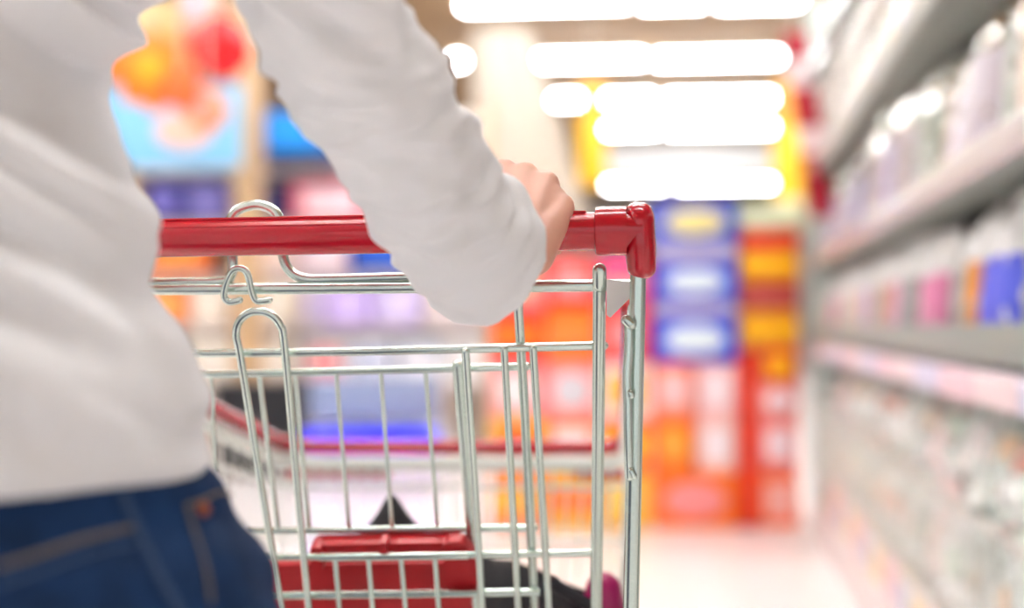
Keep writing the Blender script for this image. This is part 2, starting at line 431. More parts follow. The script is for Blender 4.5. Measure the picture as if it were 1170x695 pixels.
for (x0, x1), lst in grid.items():
    for i, (a_, l_) in enumerate(lst):
        carton(x0, rowsY[i + 1], x1, rowsY[i], GD, a_, l_, '%s carton, %s up in the %s stack of three beyond the cart' % (nm[a_], ['lowest', 'second', 'third', 'fourth', 'fifth'][i], colname[x0]), 'cartons stacked beyond the cart', lshape=['rect', 'oval', 'band'][(i + x0) % 3], zbase=zr[i])
# blue stack, on red-and-white cartons
carton(746, 540, 843, 604, GD, ORG, PNK, 'orange and pink carton standing on the floor under the blue cartons', 'cartons at the aisle end', 'oval', zbase=zr[0])
carton(746, 478, 795, 540, GD, ORG, (255, 170, 60), 'orange carton on the left, second layer under the blue cartons', 'cartons at the aisle end', 'oval', zbase=zr[1])
carton(796, 478, 843, 540, GD, (250, 200, 190), (250, 236, 240), 'pale pink carton on the right, second layer under the blue cartons', 'cartons at the aisle end', 'rect', zbase=zr[1])
carton(746, 414, 795, 478, GD, (252, 130, 90), (248, 200, 200), 'salmon carton on the left, directly under the lowest blue carton', 'cartons at the aisle end', 'rect', zbase=zr[2])
carton(796, 414, 843, 478, GD, (250, 190, 190), (252, 232, 236), 'pale pink carton on the right, directly under the lowest blue carton', 'cartons at the aisle end', 'rect', zbase=zr[2])
for i, (y0, y1, lc, nmx, stp) in enumerate([(362, 414, (226, 240, 250), 'lowest', (10, 90, 230)), (300, 344, (226, 240, 250), 'middle', (10, 90, 230)), (232, 277, (240, 228, 150), 'topmost', (20, 90, 200))]):
    z0 = at(800, y1, GD).z
    carton(746, y0, 843, y1, GD, BLU if i < 2 else (60, 90, 214), lc, 'blue carton with a %s oval, the %s of the three blue ones' % ('white' if i < 2 else 'yellow', nmx), 'blue cartons at the aisle end', 'oval', zbase=(zr[3] if i == 0 else z0), stripe=stp)
    if i < 2:
        carton(746, [344, 277][i], 843, [362, 300][i], GD, (168, 162, 204), (196, 190, 220), 'flat lavender tray %s' % ['between the lowest and middle blue cartons', 'between the middle and topmost blue cartons'][i], 'trays between the blue cartons', 'band', zbase=at(800, y0, GD).z, name='cardboard_tray')
gold = [(604, 540, (250, 110, 40), (250, 180, 170), 'orange and pink', 'lowest'), (540, 478, (250, 120, 110), (252, 224, 230), 'salmon', 'second'), (478, 440, (250, 150, 140), (250, 226, 232), 'pale salmon', 'third'), (440, 398, (236, 70, 24), (255, 180, 10), 'orange', 'fourth'),
        (398, 355, (240, 150, 10), (255, 196, 10), 'gold', 'fifth'), (355, 322, (170, 50, 40), (200, 90, 80), 'brown-red', 'sixth'), (322, 285, (244, 150, 10), (255, 200, 20), 'yellow-gold', 'seventh'), (285, 262, (226, 36, 20), (240, 90, 60), 'scarlet', 'eighth'), (262, 236, (200, 220, 160), (245, 245, 225), 'pale green', 'topmost')]
for i, (y1, y0, c1, c2, n_, on) in enumerate(gold):
    carton(868 if i < 4 else 846, y0, 914, y1, GD, c1, c2, '%s carton, %s in the narrow stack beside the grey end upright' % (n_, on), 'cartons in the stack beside the end upright', ['rect', 'rect', 'oval'][i % 3] if i < 4 else 'band', zbase=0.0 if i == 0 else at(800, y1, GD).z)
b = MB(); p = at(857, 600, GD); z1 = at(857, 399, GD).z
b.box(V((p.x, p.y + .1, z1 / 2)), ex5, ey5, Z, .042, .08, z1 / 2, .01)
o = b.build('display_column', cmat((250, 60, 20), .4)); tag(o, 'plain bright red upright panel on the floor between two carton stacks', 'display')
g = MB(); g.box(V((p.x, p.y + .1, .015)), ex5, ey5, Z, .046, .1, .015, .004); g.build('base_plate', cmat((200, 40, 20)), o)

# ------------------------------------------------------------------ left background: shelving with large goods
D9 = 9.0
ax9 = yaw_axes(0)
def z9(y): return at(360, y, D9).z
t = empty('display_shelving', V((at(350, 500, D9).x, D9 + .25, 0)), 'wide cream display shelving with large goods, far behind the sleeve', 'shelving')
xa, xb = at(150, 300, D9).x, at(560, 300, D9).x
b = MB(); b.box(V(((xa + xb) / 2, D9 + .5, 1.38)), X, Y, Z, (xb - xa) / 2, .02, 1.38, .005); b.build('back_panel', mat('cream_panel', (226, 214, 200), .6), t, t)
for xx in (xa, at(283, 300, D9).x, xb):
    b = MB(); b.box(V((xx, D9 + .25, 1.38)), X, Y, Z, .03, .27, 1.38, .006); b.build('side_panel', mat('side_cream', (206, 176, 140), .6), t, t)
tiersY = [438, 372, 312, 252, 190]
for y in tiersY:
    b = MB(); b.box(V(((xa + xb) / 2, D9 + .25, z9(y) - .02)), X, Y, Z, (xb - xa) / 2, .25, .02, .004); b.build('shelf', mat('shelf_pale', (214, 206, 206), .5), t, t)
goods = [
 (438, [(215, 270, (232, 220, 200), (240, 232, 220), 'cream'), (290, 340, (240, 226, 206), (248, 240, 226), 'ivory'), (345, 398, (226, 220, 226), (240, 150, 150), 'white with pink print'), (400, 450, (214, 214, 226), (200, 206, 226), 'pale grey'), (452, 505, (200, 206, 220), (226, 226, 232), 'blue-grey'), (507, 555, (240, 236, 232), (226, 222, 220), 'white')], 50),
 (372, [(165, 215, (240, 130, 60), (250, 170, 90), 'orange'), (217, 262, (236, 216, 196), (240, 230, 214), 'beige'), (290, 340, (238, 222, 200), (244, 236, 220), 'cream'), (345, 368, (226, 216, 230), (214, 200, 236), 'pale lilac'), (370, 425, (196, 170, 240), (214, 196, 246), 'lavender'), (427, 482, (206, 186, 240), (220, 210, 244), 'light lavender'), (485, 555, (226, 214, 214), (236, 220, 216), 'pale pink')], 48),
 (312, [(165, 240, (244, 120, 50), (250, 160, 70), 'orange'), (290, 340, (226, 200, 190), (240, 220, 206), 'beige'), (342, 398, (226, 196, 206), (238, 226, 230), 'pink'), (400, 476, (20, 70, 170), (30, 90, 200), 'deep blue'), (480, 555, (206, 176, 150), (220, 196, 170), 'tan')], 44),
 (252, [(165, 210, (70, 64, 150), (120, 110, 190), 'purple'), (212, 262, (96, 90, 170), (140, 130, 200), 'violet'), (300, 330, (20, 30, 80), (30, 40, 96), 'navy'), (332, 424, (236, 120, 140), (246, 226, 232), 'pink and white'), (428, 470, (180, 172, 176), (210, 200, 200), 'grey'), (475, 555, (206, 190, 176), (220, 206, 190), 'sand')], 42),
 (190, [(210, 252, (238, 226, 240), (248, 240, 250), 'white'), (300, 350, (18, 30, 76), (24, 40, 100), 'dark navy'), (352, 400, (30, 36, 84), (60, 60, 100), 'midnight blue'), (480, 555, (220, 206, 190), (230, 220, 206), 'sand')], 62)]
tnames = ['lowest', 'second', 'third', 'fourth', 'top']
for ti, (yb, lst, h) in enumerate(goods):
    for (x0, x1, c1, c2, n_) in lst:
        yt = yb - h
        if n_ == 'white' and yb == 190: yt = 150
        carton(x0, yt, x1 - 2, yb, D9, c1, c2, '%s box on the %s tier of the far display shelving' % (n_, tnames[ti]), 'boxes on the far display shelving', 'rect', depth=.3, zbase=z9(yb) + .001, ax=ax9, name='storage_box')
# vivid blue box stack and light blue header
carton(303, 126, 372, 172, 8.2, (0, 140, 228), (10, 150, 240), 'vivid sky blue hanging sign beside the tan pillar, left of the sleeve', 'hanging signs', 'band', depth=.08, ax=ax9, name='hanging_sign')['category'] = 'sign'
b = MB(); p = at(337, 126, 8.2); hang(b, V((p.x, p.y + .04, p.z)), .01); b.build('hanging_wire', m_house, bpy.data.objects['hanging_sign'])
# tan pillar
room = MB(); p = at(284, 300, 8.55); room.box(V((p.x, p.y, 2.55)), X, Y, Z, .1, .1, 2.55, .01); o = room.build('pillar', mat('pillar_tan', (206, 172, 130), .6)); o['kind'] = 'structure'
# light blue board with orange paper flowers and red balloon, all hung
D7 = 7.9
def hung_board(x0, y0, x1, y1, D, col, lcol, label):
    c = at((x0 + x1) / 2, (y0 + y1) / 2, D); W = (x1 - x0) / FPX * D / 2; H = (y1 - y0) / FPX * D / 2
    t = empty('hanging_board', V((c.x, c.y, 5.1)), label, 'sign')
    b = MB(); b.box(c, X, Y, Z, W, .02, H, .01); b.build('board', cmat(col), t, t)
    g = MB(); g.rings([[c - Y * q + X * math.cos(a) * W * .3 * k + X * W * .4 - Z * H * .1 + Z * math.sin(a) * H * .45 * k for a in [2 * math.pi * j / 40 for j in range(40)]] for q, k in ((.015, 1), (.024, 1), (.026, .95))])
    g.build('round_print', cmat(lcol), t, t)
    for s_ in (-1, 1):
        w = MB(); hang(w, c + X * W * .8 * s_ + Z * H); w.build('hanging_wire', m_house, t, t)
hung_board(60, 98, 276, 192, D7, (130, 196, 236), (244, 190, 170), 'light blue hanging board under the orange paper flowers at upper left')
def flower(x, y, r, D, col, c2, label):
    c = at(x, y, D); rr = r / FPX * D
    t = empty('paper_flower', V((c.x, c.y, 5.1)), label, 'paper flower', 'paper flowers hung at upper left')
    b = MB()
    rings = []
    n = 48
    for i in range(1, 16):
        a = math.pi * i / 16
        rings.append([c + V((math.sin(a) * math.cos(q) * rr * (1 + .09 * math.cos(8 * q)), -math.cos(a) * rr * .5, math.sin(a) * math.sin(q) * rr * (1 + .09 * math.cos(8 * q)))) for q in [2 * math.pi * j / n for j in range(n)]])
    b.rings(rings); b.build('petals', cmat(col, .6), t, t)
    g = MB(); g.ball(c - Y * rr * .42, rr * .42, 1, .4, 1, 12); g.build('flower_centre', cmat(c2, .6), t, t)
    w = MB(); hang(w, c + Z * rr * .8); w.build('hanging_wire', m_house, t, t)
flower(176, 82, 44, 6.6, (255, 130, 30), (255, 180, 30), 'large orange paper flower with a yellow centre left of the red balloon')
flower(172, 30, 36, 7.5, (206, 190, 130), (220, 200, 150), 'olive beige paper flower above the large orange one')
flower(120, 60, 30, 7.0, (255, 140, 40), (255, 100, 60), 'orange paper flower partly behind the shirt at upper left')
flower(236, 126, 24, 5.9, (246, 150, 90), (240, 190, 190), 'small peach paper flower under the red balloon')
flower(226, 8, 26, 7.3, (244, 200, 180), (150, 190, 230), 'pale pink paper flower with a blue centre at the top edge')
flower(208, 104, 22, 5.7, (250, 90, 50), (255, 140, 40), 'small red-orange paper flower at the lower edge of the large one')
c = at(252, 54, 6.2); t = empty('balloon', V((c.x, c.y, 5.1)), 'round red balloon hung between the torso and the sleeve at upper left', 'balloon')
b = MB(); b.ball(c, 34 / FPX * 6.2, 1, 1, 1.05); b.build('skin', cmat((240, 20, 30), .25), t, t)
b = MB(); b.tube([c + Z * .16, c + Z * .19], [.006, .014], 10); b.tube([c + Z * .18, V((c.x, c.y, 5.1))], .004, 6); b.build('string', m_house, t, t)

# black bin and blue freezer
b = MB(); p0, p1 = at(243, 520, 7.4), at(343, 520, 7.4); ztop = at(300, 436, 7.4).z
cx = (p0.x + p1.x) / 2; W = (p1.x - p0.x) / 2
t = empty('storage_bin', V((cx, 7.65, 0)), 'tall black lidded storage bin beyond the left side of the cart', 'bin')
rr = []
for z, k in ((0, .9), (.02, .92), (ztop - .07, 1), (ztop - .06, 1)):
    rr.append([V((cx, 7.65, z)) + X * W * k * sx_ + Y * .25 * k * sy_ for sx_, sy_ in ((-1, -.9), (-.93, -1), (.93, -1), (1, -.9), (1, .9), (.93, 1), (-.93, 1), (-1, .9))])
b.rings(rr); b.build('body', cmat((14, 14, 20), .4), t, t)
b = MB(); b.box(V((cx, 7.65, ztop - .03)), X, Y, Z, W * 1.03, .27, .03, .015); b.build('lid', cmat((22, 20, 30), .35), t, t)
D_f = 6.6
p0, p1 = at(346, 500, D_f), at(500, 500, D_f); cx = (p0.x + p1.x) / 2; W = (p1.x - p0.x) / 2
t = empty('chest_freezer', V((cx, D_f + .4, 0)), 'white chest freezer with a blue light strip behind the cart basket', 'freezer')
zs = at(450, 517, D_f).z; zt = at(450, 492, D_f).z; zg = at(450, 442, D_f).z
b = MB(); b.box(V((cx, D_f + .4, zs / 2)), X, Y, Z, W, .4, zs / 2, .03); b.build('body', cmat((226, 222, 240), .3), t, t)
b = MB(); b.box(V((cx, D_f - .01, (zs + zt) / 2)), X, Y, Z, W, .015, (zt - zs) / 2, .008)
b.build('light_strip', mat('blue_led', (4, 8, 190), .8, emis=(2, 6, 255), strength=.7), t, t)
b = MB(); b.box(V((cx, D_f - .01, zs - .02)), X, Y, Z, W, .014, .02, .006); b.build('lower_strip', mat('magenta_led', (200, 20, 220), .3, emis=(200, 0, 255), strength=.8), t, t)
b = MB(); b.box(V((cx, D_f + .42, (zt + zs) / 2 + .0)), X, Y, Z, W, .38, .06, .02); b.build('rim', cmat((206, 210, 226), .3), t, t)
b = MB(); b.box(V((cx, D_f + .42, (zt + zg) / 2 + .04)), X, Y, Z, W * .96, .3, (zg - zt) / 2, .02); b.build('display_top', mat('freezer_glass', (136, 152, 184), .2, spec=.7), t, t)

# ================================================================== THE CART
cr, cf = yaw_axes(6)
O = at(700, 264, .87)
ZB = O.z
def hit(px, py, a=0, b=0, z0=None):
    if z0 is None: z0 = ZB
    d = ray(px, py)
    t = (a + b * (z0 - CAM.z) + (O - CAM).dot(cf)) / (d.dot(cf) + b * d.z)
    return CAM + d * t
def L(r, f, z): return O + cr * r + cf * f + Z * (z - ZB)     # cart-local point
R_END = .0275            # handle's right end (local r)
W_CART = .56
m_red = mat('red_plastic', (190, 14, 36), .22, spec=.6, coat=.25)
m_red2 = mat('red_plastic_matte', (190, 12, 26), .35, spec=.5)
m_chrome = mat('zinc_plated_steel', (208, 222, 214), .26, metal=.9, spec=.6, bump=(260, .12, .0006))
m_white = mat('white_plastic', (236, 236, 232), .35)
m_rub = mat('grey_rubber', (60, 60, 62), .6)
base = L(-.24, .35, 0); base.z = 0
cart = empty('shopping_cart', base, 'wire shopping cart with a red handle bar being pushed down the aisle', 'shopping cart')
def part(mb, name, m, parent=None, label=None):
    o = mb.build(name, m, parent or cart, cart)
    if label: o['label'] = label
    return o
# handle: profiled grip tube
xl = -.525
b = MB()
prof = []
n = 40
def grip(r):
    out = []
    for j in range(n):
        a = 2 * math.pi * j / n
        rad = .0152 + .0006 * math.cos(2 * a)
        if math.sin(a) > .2 and .75 < math.sin(a) < .95 and math.cos(a) < 0: rad -= .0010
        out.append(L(r, 0, ZB) + (cf * math.cos(a) + Z * math.sin(a)) * rad)
    return out
b.rings([grip(xl + (R_END - .005 - xl) * i / 60 - (0 if i else 0)) for i in range(61)])
handle = part(b, 'handle_bar', m_red)
# ridge lines on the grip
b = MB()
for ang in (105, 150):
    a = math.radians(ang); d = cf * math.cos(a) + Z * math.sin(a)
    b.tube([L(xl, 0, ZB) + d * .0152, L(-.02, 0, ZB) + d * .0152], .0011, 8)
part(b, 'grip_ridge', m_red, handle)
def collar(r0, r1, s):
    b = MB(); rr = []
    for r, k in ((r0, .0165), (r0 + s * .0008, .0182), (r0 + s * .003, .0187), (r1, .0187)):
        rr.append([L(r, 0, ZB) + (cf * math.cos(2 * math.pi * j / 40) + Z * math.sin(2 * math.pi * j / 40)) * k for j in range(40)])
    b.rings(rr); return b
cap_x = .020
part(collar(-.0135, .0105, 1), 'handle_collar', m_red, handle)
part(collar(xl + .012, xl - .012, -1), 'handle_collar', m_red, handle)
def endcap(rc, s):
    # rounded elbow: a disc-like shoulder bending down over the frame tube
    b = MB(); pts = []; rad = []
    path = [(0, .0, .0235), (0, .0, .0), ]
    ctr = L(rc, 0, ZB)
    prof = [(-.0215, .003), (-.021, .0075), (-.018, .0135), (-.012, .0172), (-.004, .019), (.006, .019), (.014, .0175), (.019, .0155)]
    # vertical capsule: from top z=+.021 down to z=-.036, elliptical (thin along bar, wide fore-aft)
    rings = []
    for i in range(30):
        k = i / 29; z = .0218 - k * .059
        if z > .006: q = math.sqrt(max(0.0, 1 - ((z - .006) / .0160) ** 2)); wf = .0195 * q; wr = .0122 * (q ** .6)
        elif z > -.012: wf = .0195; wr = .0122
        else:
            m_ = (z + .012) / -.025; wf = .0195 - .0065 * m_; wr = .0122 - .0016 * m_
        if z < -.0290: q = math.sqrt(max(.02, 1 - ((-.0290 - z) / .0085) ** 2)); wf *= q; wr *= q
        dx = s * max(0, -(z - .004)) * .05
        rings.append([ctr + cr * (math.cos(a) * max(wr, .0006) + dx) + cf * (math.sin(a) * max(wf, .0006) + .004) + Z * z for a in [2 * math.pi * j / 36 for j in range(36)]])
    b.rings(rings)
    return b
part(endcap(cap_x, 1), 'end_cap', m_red, handle, 'rounded red end cap')
part(endcap(xl - .022, -1), 'end_cap', m_red, handle)
# main frame tubes down from the end caps to the chassis
def pt(px, py, a=0, b_=0): return hit(px, py, a, b_)
fr = hit(729, 318, .004); fr2 = hit(723, 600, .004)
dirn = (fr2 - fr) / (fr2.z - fr.z)
def post_at(z): return fr + dirn * (z - fr.z)
ZCH = .22
b = MB(); b.tube([post_at(ZB - .02), post_at(.60), post_at(.60) + V((0, 0, -.2)) + cf * .03, V((post_at(.6).x, post_at(.6).y, ZCH)) + cf * .10], .0062, 20, fil=.05)
part(b, 'frame_post', m_chrome)
lft = L(xl - .026, 0, 0) - V((0, 0, L(0, 0, 0).z))
dl = V((-dirn.x * .2, dirn.y, 1))
b = MB(); pl = L(xl - .026, .004, ZB - .02)
b.tube([pl, V((pl.x + .008, pl.y, .60)), V((pl.x + .008, pl.y, .40)) + cf * .03, V((pl.x + .012, pl.y, ZCH)) + cf * .10], .0062, 20, fil=.05)
part(b, 'frame_post', m_chrome)
# twisted weld stub hugging the right post
b = MB()
ss = [hit(718.5, 372, -.006), hit(718.5, 400, -.006), hit(716.5, 430, -.006), hit(717.5, 470, -.006), hit(718, 510, -.006), hit(719, 545, -.004)]
b.tube(smooth_path(ss, 6), .0034, 12, round_end=True)
b.tube([hit(716, 366, -.008), hit(721, 371, -.008)], .0042, 10, round_end=True)
b.tube([hit(720, 449, -.008), hit(721, 452, -.008)], .0028, 10, round_end=True)
b.tube([hit(721, 538, -.007), hit(724, 544, -.007)], .0028, 10, round_end=True)
part(b, 'side_hook', m_chrome)
# thick edge wire at x=685
b = MB()
GA, GB = .012, .42      # gate plane: forward offset, tilt (forward per metre down)
def g(px, py, da=0): return hit(px, py, GA + da, GB)
gbot = lambda p, q, z: q + (q - p) * ((z - q.z) / (q.z - p.z))
pA = g(685, 311, -.008); pB = g(683.5, 500, -.008); pC = g(681, 695, -.008)
b.tube([pA, pB, pC, gbot(pB, pC, .56)], .0052, 18, round_end=True)
b.tube([g(685, 309, -.012), g(685, 326, -.013)], .0056, 14, round_end=True)
part(b, 'corner_post', m_chrome)
# white bracket
b = MB()
q = [hit(693, 319, .012), hit(724, 323, .012), hit(722, 338, .012), hit(697, 363, .012), hit(693, 360, .012)]
q2 = [p + cf * .012 for p in q]
b.rings([q, q2]); part(b, 'bracket', m_white, None, 'white plastic corner bracket')
# --- top bar of the gate and rim of basket
b = MB(); b.tube([g(150, 331), g(430, 329), g(722, 326)], .0048, 18)
lend = g(150, 331); b.tube([lend, L(xl - .01, GA, lend.z)], .0048, 14)
part(b, 'top_rail', m_chrome)
# loop wire behind the handle
b = MB()
def gl(px, py, a=.03): return hit(px, py, a)
loop = [gl(150, 323), gl(248, 322), gl(263, 316), gl(266, 300), gl(262, 262), gl(268, 243), gl(285, 235), gl(300, 235), gl(315, 243), gl(322, 262), gl(323, 290), gl(330, 308), gl(346, 318), gl(380, 319), gl(486, 316)]
b.tube(smooth_path(loop, 6), .0042, 16, round_end=True)
part(b, 'seat_loop', m_chrome)
# little M clip
b = MB()
clip = [g(274, 343, -.012), g(262, 345, -.014), g(256, 338, -.014), g(259, 322, -.014), g(266, 309, -.013), g(276, 307, -.013), g(283, 314, -.013), g(288, 335, -.014), g(294, 344, -.014), g(308, 343, -.012)]
b.tube(smooth_path(clip, 7), .0028, 12, round_end=True); part(b, 'wire_clip', m_chrome)

# rear gate
gate_top = MB(); gate_top.tube([g(140, 405), g(400, 402), g(690, 395)], .0036, 16, round_end=True)
gate = part(gate_top, 'rear_gate', m_chrome, None, 'hinged wire gate at the back of the basket')
def down(px0, py0, px1, py1, zb=.5, da=-.006):
    p, q_ = g(px0, py0, da), g(px1, py1, da); return [p, q_, gbot(p, q_, zb)]
b = MB()
uL = [g(322, 695, -.012), g(296, 540, -.012), g(275, 410, -.012), g(270, 384, -.012), g(273, 368, -.012), g(284, 358, -.012), g(297, 356, -.012), g(310, 360, -.012), g(320, 372, -.012), g(325, 396, -.012), g(338, 540, -.012), g(353, 695, -.012)]
uL = [gbot(uL[1], uL[0], .5)] + smooth_path(uL, 6) + [gbot(uL[-2], uL[-1], .5)]
b.tube(uL, .0033, 14); part(b, 'guide_loop', m_chrome, gate)
for (x0, y0, x1, y1, r) in [(532, 402, 551, 695, .0034), (576, 399, 592, 695, .0032), (609, 398, 627, 695, .0032)]:
    b = MB(); b.tube(down(x0, y0, x1, y1), r, 14, round_end=True); part(b, 'gate_wire', m_chrome, gate)
b = MB(); b.tube([g(592, 348, .006), g(600, 480, .006), g(611, 695, .006), gbot(g(600, 480, .006), g(611, 695, .006), .5)], .0040, 14, round_end=True); part(b, 'gate_wire', m_chrome, gate)
b = MB(); b.tube([g(300, 637, 0), g(540, 634.5, 0), g(682, 632, 0)], .0033, 14); part(b, 'gate_crossbar', m_chrome, gate)
b = MB(); b.tube([g(306, 681, 0), g(617, 677, 0)], .0036, 14); part(b, 'gate_crossbar', m_chrome, gate)
pL_, pR_ = g(330, 695), g(690, 695)
for zz in (.62, .50):
    b = MB(); a_ = gbot(g(310, 600), g(330, 695), zz); c_ = gbot(pB, pC, zz); b.tube([a_, c_], .0034, 12); part(b, 'gate_crossbar', m_chrome, gate)
# child seat panel, a little further in
CS = .030
def c_(px, py): return g(px, py, CS)
b = MB(); b.tube([c_(150, 430), c_(400, 424), c_(603, 419)], .0034, 14, round_end=True)
seat = part(b, 'child_seat', m_chrome, None, 'folded wire child seat')
b = MB(); b.tube([c_(285, 607), c_(611, 603)], .0033, 14, round_end=True); part(b, 'seat_crossbar', m_chrome, seat)
for (x0, y0, x1, y1, r) in [(337, 424, 353, 606, .0023), (384, 424, 399, 606, .0019), (435, 424, 448, 605, .0019), (486, 423, 500, 605, .0019), (241, 428, 247, 540, .0019), (296, 426, 318, 606, .0023)]:
    b = MB(); b.tube([c_(x0, y0), c_(x1, y1)], r, 10); part(b, 'seat_wire', m_chrome, seat)
b = MB(); p, q_ = c_(524, 418), c_(542, 640); b.tube([p, q_, gbot(p, q_, .62)], .0056, 16, round_end=True); part(b, 'seat_frame', m_chrome, seat)
# red seat flap
def gp(px, py, da): return g(px, py, da)
def slab(pts_px, da, th, m, name, parent, fil=.006):
    P = [gp(x, y, da) for x, y in pts_px]
    P = fillet_closed(P, fil)
    nrm = (cf + Z * (GB) * 1).normalized()
    bb = MB(); bb.rings([[p for p in P], [p + nrm * th for p in P]])
    cen = sum(P, V()) / len(P)
    bb2 = MB(); bb2.rings([[cen + (p - cen) * .985 - nrm * .0015 for p in P], P, [p + nrm * th for p in P], [cen + (p - cen) * .985 + nrm * (th + .0015) for p in P]])
    return part(bb2, name, m, parent)
def fillet_closed(P, r, seg=5):
    out = []
    for i in range(len(P)):
        a, b_, c0 = P[i - 1], P[i], P[(i + 1) % len(P)]
        l1 = min(r, (a - b_).length * .45, (c0 - b_).length * .45)
        p, q_ = b_ + (a - b_).normalized() * l1, b_ + (c0 - b_).normalized() * l1
        for k in range(seg + 1):
            t = k / seg; out.append(p * (1 - t) ** 2 + b_ * 2 * t * (1 - t) + q_ * t * t)
    return out
flap = slab([(292, 645), (548, 641), (552, 760), (310, 764)], .03, .006, m_red2, 'seat_flap', seat)
flap['label'] = 'red plastic seat flap'
lip = slab([(354, 622), (529, 619), (531, 639), (356, 643)], .012, .014, m_red2, 'flap_lip', flap)
lip2 = slab([(512, 628), (545, 640), (546, 674), (516, 674)], .014, .012, m_red2, 'flap_lip', flap) if False else None
slab([(354, 625), (368, 625), (370, 652), (356, 655)], .006, .012, m_red2, 'flap_tab', flap, .004)
slab([(433, 620), (442, 620), (442, 634), (434, 634)], -.001, .012, m_red2, 'flap_tab', flap, .002)
slab([(505, 620), (529, 618), (545, 640), (547, 673), (512, 674)], .008, .012, m_red2, 'flap_tab', flap, .006)
for (x0, y0, x1, y1) in [(383, 636, 390, 720), (421, 636, 428, 720), (458, 635, 466, 720), (497, 635, 503, 720)]:
    b = MB(); b.tube([g(x0, y0, -.002), g(x1, y1, -.002)], .0026, 10, round_end=True); part(b, 'flap_wire', m_chrome, flap)
b = MB(); b.tube([g(366, 637, -.002), g(534, 635, -.002)], .0036, 12, round_end=True); part(b, 'flap_wire', m_chrome, flap)

# --- basket: rear and front corners
FD = .74
def Dp(px, py, D): return at(px, py, D)
fl = Dp(326, 527, 1.60); frr = Dp(716, 533, 1.55)
fl.z = frr.z = (fl.z + frr.z) / 2
rl = L(xl - .01, .03, lend.z - .02); rrp = L(.016, .03, lend.z - .02)
ZFB, ZRB = .52, .46
def bas(c, z, k=.03):    # bottom corner, drawn in a little
    cen = (fl + frr + rl + rrp) / 4; d = (cen - c); d.z = 0; return V((c.x, c.y, z)) + d.normalized() * k
fl_b, fr_b, rl_b, rr_b = bas(fl, ZFB), bas(frr, ZFB), bas(rl, ZRB), bas(rrp, ZRB, .008)
b = MB(); _P = fillet([rl, fl, frr, rrp], .06); b.tube(_P, [.0055 + .0055 * min(1, max(0, (p - rl).dot(cf) / .6)) for p in _P], 16)
m_bask = mat('bright_zinc', (226, 232, 226), .38, metal=.5, spec=.6)
bask = part(b, 'basket', m_bask, None, 'wire basket')
b = MB()
for k in (.13, .42, .72):
    b.tube([lerp(rl, rl_b, k), lerp(fl, fl_b, k), lerp(frr, fr_b, k), lerp(rrp, rr_b, k)], .0036 if k > .12 else .0070, 10, fil=.05)
part(b, 'basket_hoop', m_bask, bask)
nF = 24
for i in range(nF + 1):
    k = i / nF; b = MB(); b.tube([lerp(fl, frr, k), lerp(fl_b, fr_b, k)], .0021, 8); part(b, 'front_wire', m_bask, bask)
for side, (a0, a1, b0, b1) in enumerate([(rl, fl, rl_b, fl_b), (rrp, frr, rr_b, fr_b)]):
    for i in range(1, 20):
        k = i / 20; b = MB(); b.tube([lerp(a0, a1, k), lerp(b0, b1, k)], .0018, 8); part(b, 'side_wire', m_bask, bask)
b = MB()
for i in range(15): k = i / 14; b.tube([lerp(rl_b, rr_b, k), lerp(fl_b, fr_b, k)], .002, 6)
for i in range(6): k = i / 5; b.tube([lerp(rl_b, fl_b, k), lerp(rr_b, fr_b, k)], .003, 6)
part(b, 'basket_floor', m_chrome, bask)
# red bumper rim around the front
off = Z * .009
b = MB()
def red_rim(dz, r, kk):
    P = [lerp(rl, fl, kk), fl, frr, lerp(rrp, frr, kk)]
    P = [p + Z * dz + cf * .010 for p in P]
    b.tube(P, r, 14, fil=.06, round_end=True)
red_rim(.0215, .0105, .1); part(b, 'rim_bumper', m_red, bask, 'red plastic rim')
for k0, k1 in ((.0, .30), (.86, 1)):
    b = MB(); b.tube([lerp(fl, frr, k0) - Z * .0165 + cf * .008, lerp(fl, frr, k1) - Z * .0165 + cf * .008], .0062, 12, round_end=True)
    part(b, 'rim_bumper', m_red, bask)
# chassis and wheels
def chassis_pt(s, f): return L(-.24 + s * (.235 - .06 * (f / .85)), f, ZCH)
b = MB(); b.tube([chassis_pt(-1, .08), chassis_pt(-1, .85), chassis_pt(1, .85), chassis_pt(1, .08), chassis_pt(-1, .08)], .011, 14)
b.tube([chassis_pt(-1, .45), chassis_pt(1, .45)], .009, 12)
for s, bb_ in ((-1, fl_b), (1, fr_b)): b.tube([chassis_pt(s, .84), chassis_pt(s, .84) + Z * .12, bb_], .009, 12, fil=.04)
for s, bb_ in ((-1, rl_b), (1, rr_b)): b.tube([chassis_pt(s, .09), bb_], .009, 12)
part(b, 'chassis', m_chrome)
for s in (-1, 1):
    for f in (.10, .83):
        c0 = chassis_pt(s, f); wc = V((c0.x, c0.y, .058)) - cf * .03
        b = MB(); ax = cr
        rr = []
        for q_, r_ in ((-.014, .04), (-.014, .052), (-.009, .0578), (.009, .0578), (.014, .052), (.014, .04)):
            rr.append([wc + ax * q_ + (cf * math.cos(2 * math.pi * j / 32) + Z * math.sin(2 * math.pi * j / 32)) * r_ for j in range(32)])
        b.rings(rr); w = part(b, 'wheel', m_rub)
        b = MB()
        for e in (-1, 1): b.tube([wc + ax * e * .02 - Z * .004, c0 + ax * e * .018 - Z * .03, c0 - Z * .02], .005, 8)
        b.tube([wc - ax * .022, wc + ax * .022], .006, 10)
        b.tube([c0, c0 - Z * .035], .012, 12); part(b, 'caster_fork', m_chrome, w)

